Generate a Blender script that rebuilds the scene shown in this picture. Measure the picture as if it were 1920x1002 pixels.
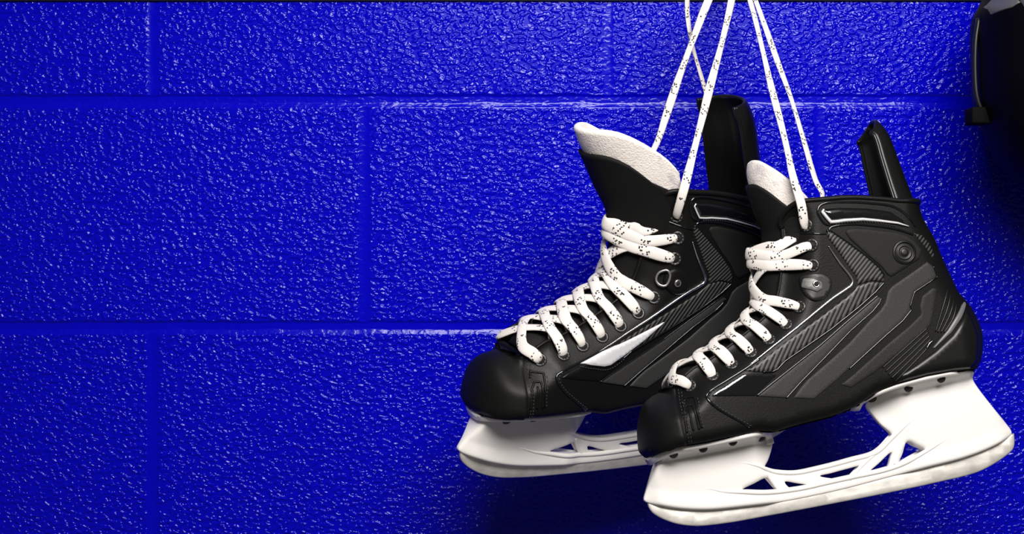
import bpy, bmesh, math, json
import numpy as np
from mathutils import Matrix, Vector
from mathutils.geometry import delaunay_2d_cdt

for o in list(bpy.data.objects):
    bpy.data.objects.remove(o)
SC = bpy.context.scene
COL = SC.collection

# ------------------------------------------------------------------ camera, world, lamp, exposure
cam = bpy.data.objects.new('camera', bpy.data.cameras.new('camera'))
COL.objects.link(cam)
cam.location = (0, -1.5, 0)
cam.rotation_euler = (math.pi / 2, 0, 0)
cam.data.sensor_width = 36.0
cam.data.lens = 36.0 * 3135.0 / 1920.0
cam.data.clip_start = .05
SC.camera = cam
SC.view_settings.view_transform = 'Standard'
SC.view_settings.look = 'None'
SC.view_settings.gamma = 1.0
SC.view_settings.exposure = 0.0
SC.view_settings.use_curve_mapping = False
wd = bpy.data.worlds.new('room_light')
SC.world = wd
wd.use_nodes = True
wd.node_tree.nodes['Background'].inputs[0].default_value = (1.0, .96, .92, 1)
wd.node_tree.nodes['Background'].inputs[1].default_value = .09

def area(name, loc, target, size, size_y, power, color=(1, .97, .93), spread=180):
    l = bpy.data.lights.new(name, 'AREA')
    l.shape = 'RECTANGLE'; l.size = size; l.size_y = size_y; l.energy = power; l.color = color
    o = bpy.data.objects.new(name, l)
    COL.objects.link(o)
    o.location = loc
    l.spread = math.radians(spread)
    o.rotation_euler = (Vector(target) - Vector(loc)).to_track_quat('-Z', 'Y').to_euler()
    return o
area('ceiling_lamp', (.24, -1.32, .76), (.10, 0, .06), .85, .55, 16.3, spread=120)

# ------------------------------------------------------------------ materials
def mat(name, color, rough=.5, metal=0., spec=.5, coat=0., coat_rough=.1, sheen=0.):
    m = bpy.data.materials.new(name)
    m.use_nodes = True
    b = m.node_tree.nodes['Principled BSDF']
    b.inputs['Base Color'].default_value = (*color, 1)
    b.inputs['Roughness'].default_value = rough
    b.inputs['Metallic'].default_value = metal
    b.inputs['Specular IOR Level'].default_value = spec
    b.inputs['Coat Weight'].default_value = coat
    b.inputs['Coat Roughness'].default_value = coat_rough
    b.inputs['Sheen Weight'].default_value = sheen
    return m

def nodes(m):
    nt = m.node_tree
    def N(t, **kw):
        n = nt.nodes.new(t)
        for k, v in kw.items():
            if k.startswith('i_'):
                key = k[2:]
                n.inputs[int(key) if key.isdigit() else key].default_value = v
            else:
                setattr(n, k, v)
        return n
    return nt, N, nt.nodes['Principled BSDF'], nt.links.new

def bump(m, scale, strength, dist, kind='noise', stretch=(1, 1, 1), detail=2.):
    nt, N, B, L = nodes(m)
    tc = N('ShaderNodeTexCoord'); mp = N('ShaderNodeMapping'); mp.inputs['Scale'].default_value = stretch
    L(tc.outputs['Object'], mp.inputs[0])
    if kind == 'noise':
        t = N('ShaderNodeTexNoise'); t.inputs['Detail'].default_value = detail
        out = t.outputs['Fac']
    else:
        t = N('ShaderNodeTexVoronoi')
        out = t.outputs['Distance']
    t.inputs['Scale'].default_value = scale
    L(mp.outputs[0], t.inputs['Vector'])
    b = N('ShaderNodeBump'); b.inputs['Strength'].default_value = strength; b.inputs['Distance'].default_value = dist
    L(out, b.inputs['Height']); L(b.outputs[0], B.inputs['Normal'])
    return m

M = {}
M['leather'] = bump(mat('black_leather', (.0048, .0048, .0046), .42, spec=.17), 900, .25, .0004)
M['toe'] = bump(mat('black_toe_rubber', (.0045, .0045, .0042), .5, spec=.2), 1500, .15, .0003)
M['rubber'] = mat('black_rubber', (.007, .007, .007), .45)
M['gloss'] = mat('glossy_black_plastic', (.004, .004, .005), .12, coat=.6, coat_rough=.04)
M['satin'] = mat('satin_black_plastic', (.005, .005, .005), .3, spec=.3)
M['band'] = bump(mat('charcoal_synthetic', (.030, .030, .029), .5, spec=.18), 1400, .3, .0004, 'voronoi')
M['band_dark'] = bump(mat('dark_charcoal_synthetic', (.016, .016, .0155), .5, spec=.18), 1400, .3, .0004, 'voronoi')
M['ankle'] = mat('matt_charcoal_foam', (.0095, .0095, .009), .6, spec=.18)
M['chrome'] = mat('chrome_trim', (.85, .85, .84), .16, metal=1.)
M['trim'] = mat('silver_trim', (.85, .85, .86), .28, metal=.55)
M['silver'] = bump(mat('brushed_silver_foil', (.80, .80, .82), .3, metal=.25, coat=.4), 25, .15, .002)
M['grey'] = mat('grey_plastic', (.12, .12, .12), .4)
M['thread'] = mat('black_thread', (.02, .02, .02), .6)
M['gunmetal'] = mat('gunmetal_ring', (.035, .035, .035), .3, metal=.5)
M['steel'] = mat('nickel_steel', (.45, .44, .42), .32, metal=.9)
M['plate'] = mat('dull_grey_metal', (.17, .17, .165), .45, metal=.3)
M['hole'] = mat('dark_hole', (.002, .002, .002), .8)
M['rivet'] = mat('dark_rivet', (.035, .034, .033), .45, metal=.3)
M['plastic'] = mat('white_plastic', (.86, .83, .80), .28, coat=.3, coat_rough=.08)
M['felt'] = bump(mat('white_felt', (.80, .73, .68), .95, sheen=.3), 700, .6, .001)
M['tongue'] = bump(mat('black_nylon', (.0035, .0034, .0034), .7, spec=.2), 1600, .3, .0003)
M['blade'] = mat('ground_steel', (.9, .86, .8), .48, metal=.75)
M['rail'] = mat('black_painted_steel', (.01, .01, .01), .4, metal=.2)
M['lit_shell_plate'] = mat('black_plate_painted_lit', (.085, .085, .08), .4)  # black plates lightened to grey: lamp light on upward faces, put in the colour
M['matt'] = mat('matt_black_webbing', (.0012, .0012, .0012), .8, spec=.1)
M['helmet'] = mat('glossy_black_shell', (.0012, .0011, .0012), .5, spec=.08)

def make_blade_marks():
    nt, N, B, L = nodes(M['blade'])
    tc = N('ShaderNodeTexCoord')
    mp = N('ShaderNodeMapping'); mp.inputs['Scale'].default_value = (1, 1, 2.2)
    L(tc.outputs['Object'], mp.inputs[0])
    n = N('ShaderNodeTexNoise', i_Scale=90., i_Detail=6.); L(mp.outputs[0], n.inputs['Vector'])
    r = N('ShaderNodeValToRGB'); r.color_ramp.elements[0].position = .3; r.color_ramp.elements[1].position = .62
    r.color_ramp.elements[0].color = (.72, .69, .65, 1); r.color_ramp.elements[1].color = (.97, .93, .86, 1)
    L(n.outputs['Fac'], r.inputs[0]); L(r.outputs[0], B.inputs['Base Color'])
    b = N('ShaderNodeBump', i_Strength=.12, i_Distance=.0005); L(n.outputs['Fac'], b.inputs['Height']); L(b.outputs[0], B.inputs['Normal'])
make_blade_marks()

def make_felt_smudges():
    nt, N, B, L = nodes(M['felt'])
    tc = N('ShaderNodeTexCoord')
    n = N('ShaderNodeTexNoise', i_Scale=75., i_Detail=3.); L(tc.outputs['Object'], n.inputs['Vector'])
    r = N('ShaderNodeValToRGB'); r.color_ramp.elements[0].position = .30; r.color_ramp.elements[1].position = .48
    r.color_ramp.elements[0].color = (.55, .50, .52, 1); r.color_ramp.elements[1].color = (.82, .75, .70, 1)
    L(n.outputs['Fac'], r.inputs[0]); L(r.outputs[0], B.inputs['Base Color'])
make_felt_smudges()

def carbon(name, ang, pitch):
    """ribbed carbon weave: thin slanting ribs, seen from the side (x, z)"""
    m = mat(name, (.02, .02, .02), .4, spec=.25, coat=.1, coat_rough=.2)
    nt, N, B, L = nodes(m)
    tc = N('ShaderNodeTexCoord')
    d = N('ShaderNodeVectorMath', operation='DOT_PRODUCT')
    a = math.radians(ang); k = 2 * math.pi / (pitch / 1000)
    d.inputs[1].default_value = (math.sin(a) * k, 0, -math.cos(a) * k)
    L(tc.outputs['Object'], d.inputs[0])
    s = N('ShaderNodeMath', operation='SINE'); L(d.outputs['Value'], s.inputs[0])
    r = N('ShaderNodeValToRGB'); r.color_ramp.elements[0].position = .40; r.color_ramp.elements[1].position = .60
    mr = N('ShaderNodeMapRange'); mr.inputs[1].default_value = -1; L(s.outputs[0], mr.inputs[0]); L(mr.outputs[0], r.inputs[0])
    r.color_ramp.elements[0].color = (.003, .003, .003, 1); r.color_ramp.elements[1].color = (.055, .055, .053, 1)
    L(r.outputs[0], B.inputs['Base Color'])
    b = N('ShaderNodeBump', i_Strength=.3, i_Distance=.0005); L(mr.outputs[0], b.inputs['Height']); L(b.outputs[0], B.inputs['Normal'])
    return m
M['carbon'] = carbon('carbon_weave', 52, 3.0)
M['carbon_up'] = carbon('carbon_weave_upper', 40, 2.7)

def make_lace():
    m = mat('white_lace_cotton', (.82, .78, .74), .9, sheen=.2)
    nt, N, B, L = nodes(m)
    uv = N('ShaderNodeUVMap'); uv.uv_map = 'UVMap'
    sep = N('ShaderNodeSeparateXYZ'); L(uv.outputs[0], sep.inputs[0])
    mp = N('ShaderNodeMapping'); mp.inputs['Scale'].default_value = (.46, .85, 1); L(uv.outputs[0], mp.inputs[0])
    v = N('ShaderNodeTexVoronoi', distance='CHEBYCHEV', i_Scale=1.0); L(mp.outputs[0], v.inputs['Vector'])
    lt = N('ShaderNodeMath', operation='LESS_THAN'); lt.inputs[1].default_value = .27; L(v.outputs['Distance'], lt.inputs[0])
    w = N('ShaderNodeMath', operation='MULTIPLY'); w.inputs[1].default_value = .30; L(sep.outputs[0], w.inputs[0])
    sn = N('ShaderNodeMath', operation='SINE'); L(w.outputs[0], sn.inputs[0])
    gt = N('ShaderNodeMath', operation='GREATER_THAN'); gt.inputs[1].default_value = .15; L(sn.outputs[0], gt.inputs[0])
    mu = N('ShaderNodeMath', operation='MULTIPLY'); L(lt.outputs[0], mu.inputs[0]); L(gt.outputs[0], mu.inputs[1])
    mx = N('ShaderNodeMixRGB'); mx.inputs[1].default_value = (.74, .69, .65, 1); mx.inputs[2].default_value = (.015, .015, .02, 1)
    L(mu.outputs[0], mx.inputs[0]); L(mx.outputs[0], B.inputs['Base Color'])
    wv = N('ShaderNodeTexNoise', i_Scale=3., i_Detail=2.); L(uv.outputs[0], wv.inputs['Vector'])
    b = N('ShaderNodeBump', i_Strength=.5, i_Distance=.0006); L(wv.outputs['Fac'], b.inputs['Height']); L(b.outputs[0], B.inputs['Normal'])
    return m
M['lace'] = make_lace()

def make_wall():
    m = mat('blue_gloss_wall_paint', (.0006, .0005, .42), .16, spec=.22)
    nt, N, B, L = nodes(m)
    tc = N('ShaderNodeTexCoord')
    mp = N('ShaderNodeMapping'); mp.inputs['Scale'].default_value = (.82, 1, 1.1); L(tc.outputs['Object'], mp.inputs[0])
    n = N('ShaderNodeTexNoise', i_Scale=235., i_Detail=1.2, i_Roughness=.45, i_Distortion=.3); L(mp.outputs[0], n.inputs['Vector'])
    sm = N('ShaderNodeMapRange', interpolation_type='SMOOTHSTEP'); L(n.outputs['Fac'], sm.inputs[0]); sm.inputs[1].default_value = .40; sm.inputs[2].default_value = .66
    at = N('ShaderNodeAttribute', attribute_name='joint')
    inv = N('ShaderNodeMapRange'); L(at.outputs['Fac'], inv.inputs[0]); inv.inputs[3].default_value = 1.; inv.inputs[4].default_value = .12
    mu = N('ShaderNodeMath', operation='MULTIPLY'); L(sm.outputs[0], mu.inputs[0]); L(inv.outputs[0], mu.inputs[1])
    b = N('ShaderNodeBump', i_Strength=1., i_Distance=.00085); L(mu.outputs[0], b.inputs['Height']); L(b.outputs[0], B.inputs['Normal'])
    return m
M['wall'] = make_wall()

# ------------------------------------------------------------------ object helpers
def tag(o, label=None, cat=None, group=None, kind=None):
    for k, v in (('label', label), ('category', cat), ('group', group), ('kind', kind)):
        if v: o[k] = v
    return o

def link(name, verts, faces, mats, parent=None, smooth=True, uv=None, label=None, face_mat=None):
    me = bpy.data.meshes.new(name)
    me.from_pydata([tuple(map(float, v)) for v in verts], [], [tuple(map(int, f)) for f in faces])
    for m in (mats if isinstance(mats, (list, tuple)) else [mats]):
        me.materials.append(m)
    if smooth:
        me.polygons.foreach_set('use_smooth', [True] * len(me.polygons))
    if face_mat is not None:
        me.polygons.foreach_set('material_index', face_mat)
    if uv is not None:
        ul = me.uv_layers.new(name='UVMap')
        li = np.empty(len(me.loops), int); me.loops.foreach_get('vertex_index', li)
        ul.data.foreach_set('uv', np.asarray(uv, float)[li].ravel())
    me.update()
    o = bpy.data.objects.new(name, me)
    COL.objects.link(o)
    if parent is not None: o.parent = parent
    if label: o['label'] = label
    return o

class Geo:
    """collects vertices and faces of one mesh"""
    def __init__(self): self.v, self.f, self.uv = [], [], []
    def add(self, v, f, uv=None):
        b = len(self.v)
        self.v += [tuple(p) for p in v]
        self.f += [tuple(i + b for i in q) for q in f]
        self.uv += [tuple(q) for q in (uv if uv is not None else [(0, 0)] * len(v))]

def resample(P, h, closed=False):
    P = np.asarray(P, float)
    if closed: P = np.vstack([P, P[:1]])
    out = []
    for a, b in zip(P[:-1], P[1:]):
        n = max(1, int(math.ceil(np.linalg.norm(b - a) / h)))
        for i in range(n): out.append(a + (b - a) * i / n)
    if not closed: out.append(P[-1])
    return np.array(out)

def inside(P, poly):
    P = np.asarray(P, float); poly = np.asarray(poly, float)
    x, y = P[:, 0], P[:, 1]
    r = np.zeros(len(P), bool)
    a = poly; b = np.roll(poly, -1, 0)
    for (x0, y0), (x1, y1) in zip(a, b):
        if y0 == y1: continue
        c = (y0 > y) != (y1 > y)
        r ^= c & (x < (x1 - x0) * (y - y0) / (y1 - y0) + x0)
    return r

def inset_points(loop, ds, sign):
    a = np.roll(loop, 1, 0); b = np.roll(loop, -1, 0)
    t = b - a; t /= np.maximum(np.linalg.norm(t, axis=1), 1e-9)[:, None]
    n = np.stack([-t[:, 1], t[:, 0]], 1) * sign
    return [loop + n * d for d in ds]

def area2(P): 
    return .5 * np.sum(P[:, 0] * np.roll(P[:, 1], -1) - np.roll(P[:, 0], -1) * P[:, 1])

def tri_fill(loop, h, holes=(), rings=()):
    """triangulate a polygon with an even grid and inset rings; returns points, triangles, boundary distance, loops as index lists"""
    loops = [np.asarray(loop)] + [np.asarray(q) for q in holes]
    closed = [np.vstack([q, q[:1]]) for q in loops]
    def bd(P): return np.min([poly_dist(P, q) for q in closed], axis=0)
    def isin(P):
        r = inside(P, loops[0])
        for q in loops[1:]: r &= ~inside(P, q)
        return r
    pts = [np.vstack(loops)]
    for k, q in enumerate(loops):
        sg = (1 if area2(q) > 0 else -1) * (1 if k == 0 else -1)
        for d, P in zip(rings, inset_points(q, rings, sg)):
            P = P[isin(P)]
            if len(P): P = P[np.abs(bd(P) - d) < .12 * d + .02]
            if len(P): pts.append(P)
    far = (max(rings) if len(rings) else 0) + .55 * h
    lo, hi = loops[0].min(0), loops[0].max(0)
    gx = np.arange(lo[0], hi[0], h); gz = np.arange(lo[1], hi[1], h * .866)
    G = np.array([(x + (j % 2) * h / 2, z) for j, z in enumerate(gz) for x in gx])
    if len(G):
        G = G[isin(G)]
        if len(G): G = G[bd(G) > far]
        if len(G): pts.append(G)
    V = np.vstack(pts)
    E, b = [], 0
    for q in loops:
        E += [(b + i, b + (i + 1) % len(q)) for i in range(len(q))]; b += len(q)
    rv, re, rf, ov, oe, of = delaunay_2d_cdt([Vector(p) for p in V], E, [], 0, 1e-5)
    P = np.array([tuple(p) for p in rv])
    T = np.array([f for f in rf if len(f) == 3])
    T = T[isin(P[T].mean(1))]
    c = P[T]
    cr = (c[:, 1, 0] - c[:, 0, 0]) * (c[:, 2, 1] - c[:, 0, 1]) - (c[:, 1, 1] - c[:, 0, 1]) * (c[:, 2, 0] - c[:, 0, 0])
    T[cr < 0] = T[cr < 0][:, ::-1]
    T = T[np.abs(cr) > 1e-7]
    back = {}
    for i, l in enumerate(ov):
        for q in l: back[q] = i
    L, b = [], 0
    for q in loops:
        L.append([back[b + i] for i in range(len(q))]); b += len(q)
    return P, T, bd(P), L

def both_sides(P, T, loops, near, far, bridge, tol=1e-3, disp=None):
    """near and far sheets of a body (near: y < 0), joined along the boundary edges that bridge() accepts; equal points are welded"""
    n = len(P)
    V = np.vstack([near, far])
    weld = np.arange(2 * n)
    same = np.linalg.norm(near - far, axis=1) < tol
    weld[n:][same] = np.arange(n)[same]
    F = [tuple(t) for t in T] + [tuple(weld[t + n][::-1]) for t in T]
    for k, L in enumerate(loops):
        for i in range(len(L)):
            a, b = L[i], L[(i + 1) % len(L)]
            if bridge(P[a], P[b]):
                q = [b, a, weld[a + n], weld[b + n]]
                q = [x for j, x in enumerate(q) if x != q[j - 1]]
                if len(q) >= 3: F.append(tuple(q))
    bm = bmesh.new()
    vs = [bm.verts.new(v) for v in V]
    for f in F:
        try: bm.faces.new([vs[i] for i in f])
        except ValueError: pass
    if disp is not None:
        bm.normal_update()
        nr = [v.normal.copy() for v in vs]
        for i, v in enumerate(vs): v.co += nr[i] * float(disp[i % n])
    bmesh.ops.delete(bm, geom=[v for v in bm.verts if not v.link_faces], context='VERTS')
    bm.verts.index_update()
    return [tuple(v.co) for v in bm.verts], [[v.index for v in f.verts] for f in bm.faces], bm

def ring_tube(C, Nn, rw, rt, closed=False, seg=10, caps=True):
    """a tube along C: half width rw across, half thickness rt along the given normals"""
    C = np.asarray(C, float); n = len(C)
    T = np.gradient(C, axis=0) if not closed else np.roll(C, -1, 0) - np.roll(C, 1, 0)
    T /= np.maximum(np.linalg.norm(T, axis=1), 1e-9)[:, None]
    Nn = np.asarray(Nn, float)
    Nn = Nn - (Nn * T).sum(1)[:, None] * T
    Nn /= np.maximum(np.linalg.norm(Nn, axis=1), 1e-9)[:, None]
    S = np.cross(T, Nn)
    rw = np.broadcast_to(rw, (n,)); rt = np.broadcast_to(rt, (n,))
    a = np.linspace(0, 2 * np.pi, seg, endpoint=False)
    V = (C[:, None] + S[:, None] * (np.cos(a)[None, :, None] * rw[:, None, None]) + Nn[:, None] * (np.sin(a)[None, :, None] * rt[:, None, None])).reshape(-1, 3)
    F = []
    for i in range(n if closed else n - 1):
        j = (i + 1) % n
        for k in range(seg):
            l = (k + 1) % seg
            F.append((i * seg + k, i * seg + l, j * seg + l, j * seg + k))
    if caps and not closed:
        F.append(tuple(range(seg))[::-1]); F.append(tuple((n - 1) * seg + k for k in range(seg)))
    s = np.r_[0, np.cumsum(np.linalg.norm(np.diff(C, axis=0), axis=1))]
    uv = np.stack([np.repeat(s, seg), np.tile((a / np.pi) * float(np.mean(rw)) * 1.6, n)], 1)
    return V, F, uv

def torus(center, axis, R, r, seg=28, sub=10):
    axis = np.asarray(axis, float) / np.linalg.norm(axis)
    u = np.cross(axis, [.3, .1, .95]); u /= np.linalg.norm(u); w = np.cross(axis, u)
    a = np.linspace(0, 2 * np.pi, seg, endpoint=False)
    C = np.asarray(center) + R * (np.cos(a)[:, None] * u + np.sin(a)[:, None] * w)
    return ring_tube(C, np.broadcast_to(axis, (seg, 3)), r, r, closed=True, seg=sub)

def lathe(center, axis, prof, seg=28):
    """profile (radius, height) turned about the axis, first and last rings closed"""
    axis = np.asarray(axis, float) / np.linalg.norm(axis)
    u = np.cross(axis, [.3, .1, .95]); u /= np.linalg.norm(u); w = np.cross(axis, u)
    a = np.linspace(0, 2 * np.pi, seg, endpoint=False)
    V = np.vstack([np.asarray(center) + axis * hgt + r * (np.cos(a)[:, None] * u + np.sin(a)[:, None] * w) for r, hgt in prof])
    F = []
    for i in range(len(prof) - 1):
        for k in range(seg):
            l = (k + 1) % seg
            F.append((i * seg + k, i * seg + l, (i + 1) * seg + l, (i + 1) * seg + k))
    F.append(tuple(range(seg))[::-1]); F.append(tuple((len(prof) - 1) * seg + k for k in range(seg)))
    return V, F, None

# ---- side-view shape of a boot: half width W (mm) as a function of the place (x, z) in its side view
def poly_dist(P, L):
    P = np.asarray(P, float); L = np.asarray(L, float)
    a, b = L[:-1], L[1:]
    ab = b - a
    q = np.maximum((ab * ab).sum(1), 1e-12)
    out = np.empty(len(P))
    for i in range(0, len(P), 4000):
        p = P[i:i + 4000]
        t = np.clip(((p[:, None, :] - a[None]) * ab[None]).sum(2) / q, 0, 1)
        d = p[:, None, :] - (a[None] + t[..., None] * ab[None])
        out[i:i + 4000] = np.sqrt((d * d).sum(2)).min(1)
    return out

def spline(P, h, closed=False):
    """Catmull-Rom through P, then even spacing"""
    P = np.asarray(P, float)
    n = len(P)
    if n < 3 and not closed: return even(P, h)
    out = []
    rng = range(n if closed else n - 1)
    for i in rng:
        if closed:
            p0, p1, p2, p3 = P[(i - 1) % n], P[i], P[(i + 1) % n], P[(i + 2) % n]
        else:
            p1, p2 = P[i], P[i + 1]
            p0 = P[i - 1] if i else 2 * p1 - p2
            p3 = P[i + 2] if i + 2 < n else 2 * p2 - p1
        k = max(2, int(np.linalg.norm(p2 - p1) / h * 2) + 1)
        # centripetal-like damping keeps short and long legs from overshooting
        l0, l1, l2 = [max(np.linalg.norm(q), 1e-6) ** .5 for q in (p1 - p0, p2 - p1, p3 - p2)]
        m1 = (p2 - p1) + l1 * ((p1 - p0) / l0 - (p2 - p0) / (l0 + l1)) if True else 0
        m2 = (p2 - p1) + l1 * ((p3 - p2) / l2 - (p3 - p1) / (l1 + l2))
        for t in np.linspace(0, 1, k, endpoint=False):
            t2, t3 = t * t, t * t * t
            out.append((2 * t3 - 3 * t2 + 1) * p1 + (t3 - 2 * t2 + t) * m1 + (-2 * t3 + 3 * t2) * p2 + (t3 - t2) * m2)
    if not closed: out.append(P[-1])
    return even(np.array(out), h, closed)

def even(P, h, closed=False):
    P = np.asarray(P, float)
    if closed: P = np.vstack([P, P[:1]])
    s = np.r_[0, np.cumsum(np.linalg.norm(np.diff(P, axis=0), axis=1))]
    n = max(2, int(round(s[-1] / h)) + 1)
    u = np.linspace(0, s[-1], n)
    Q = np.stack([np.interp(u, s, P[:, k]) for k in range(P.shape[1])], 1)
    return Q[:-1] if closed else Q

def smooth(t):
    t = np.clip(t, 0, 1)
    return t * t * (3 - 2 * t)

def soft_dist(P, L, k=4.0, c=np.pi / 2):
    """distance to a line, rounded off where two stretches of it are about equally near"""
    d = poly_dist(P, L)
    Q = even(L, 1.0); w = np.linalg.norm(np.diff(Q, axis=0), axis=1); m = (Q[1:] + Q[:-1]) / 2
    r2 = ((P[:, None, :] - m[None]) ** 2).sum(2)
    s = ((w[None] / np.maximum(r2, .01) ** (k / 2)).sum(1) / c) ** (-1 / (k - 1))
    b = smooth((d - 2.0) / 5.0)
    return d * (1 - b) + s * b

class Boot:
    def __init__(self, S):
        self.toe = np.array(S['toe']); self.heel = np.array(S['heel']); self.sole = np.array(S['sole'])
        self.vamp = np.array(S['vamp']); self.ctrl = np.array(S['wctrl'])
    def W(self, P):
        P = np.asarray(P, float)
        c = self.ctrl
        d2 = ((P[:, None, :] - c[None, :, :2]) ** 2).sum(2)
        k = np.exp(-d2 / (2 * 26.0 ** 2)) + 1e-9
        w = (k * c[:, 2]).sum(1) / k.sum(1)
        def rnd(d, R, p):
            u = np.clip(d / R, 0, 1)
            return (1 - (1 - u) ** p) ** (1 / p)
        f = np.minimum(rnd(soft_dist(P, self.toe), 34., 2.2), rnd(soft_dist(P, self.heel), 26., 2.0))
        b = 1 - .12 * (1 - np.clip(poly_dist(P, self.sole) / 7., 0, 1)) ** 2
        g = .62 + .38 * smooth(poly_dist(P, self.vamp) / 24.)
        return w * f * b * g
    def at(self, P, off=0., side=-1):
        """points of the surface, raised by off along its normal (mm)"""
        P = np.asarray(P, float)
        W = self.W(P); e = .15
        gx = (self.W(P + [e, 0]) - self.W(P - [e, 0])) / (2 * e)
        gz = (self.W(P + [0, e]) - self.W(P - [0, e])) / (2 * e)
        gx = np.clip(gx, -6, 6); gz = np.clip(gz, -6, 6)
        n = np.stack([-gx, np.ones(len(P)), -gz], 1)
        n /= np.linalg.norm(n, axis=1)[:, None]
        X = np.stack([P[:, 0], W, P[:, 1]], 1) + n * np.reshape(off, (-1, 1))
        X[:, 1] = np.maximum(X[:, 1], 0)
        n[:, 1] *= side
        X[:, 1] *= side
        return X, n

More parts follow.
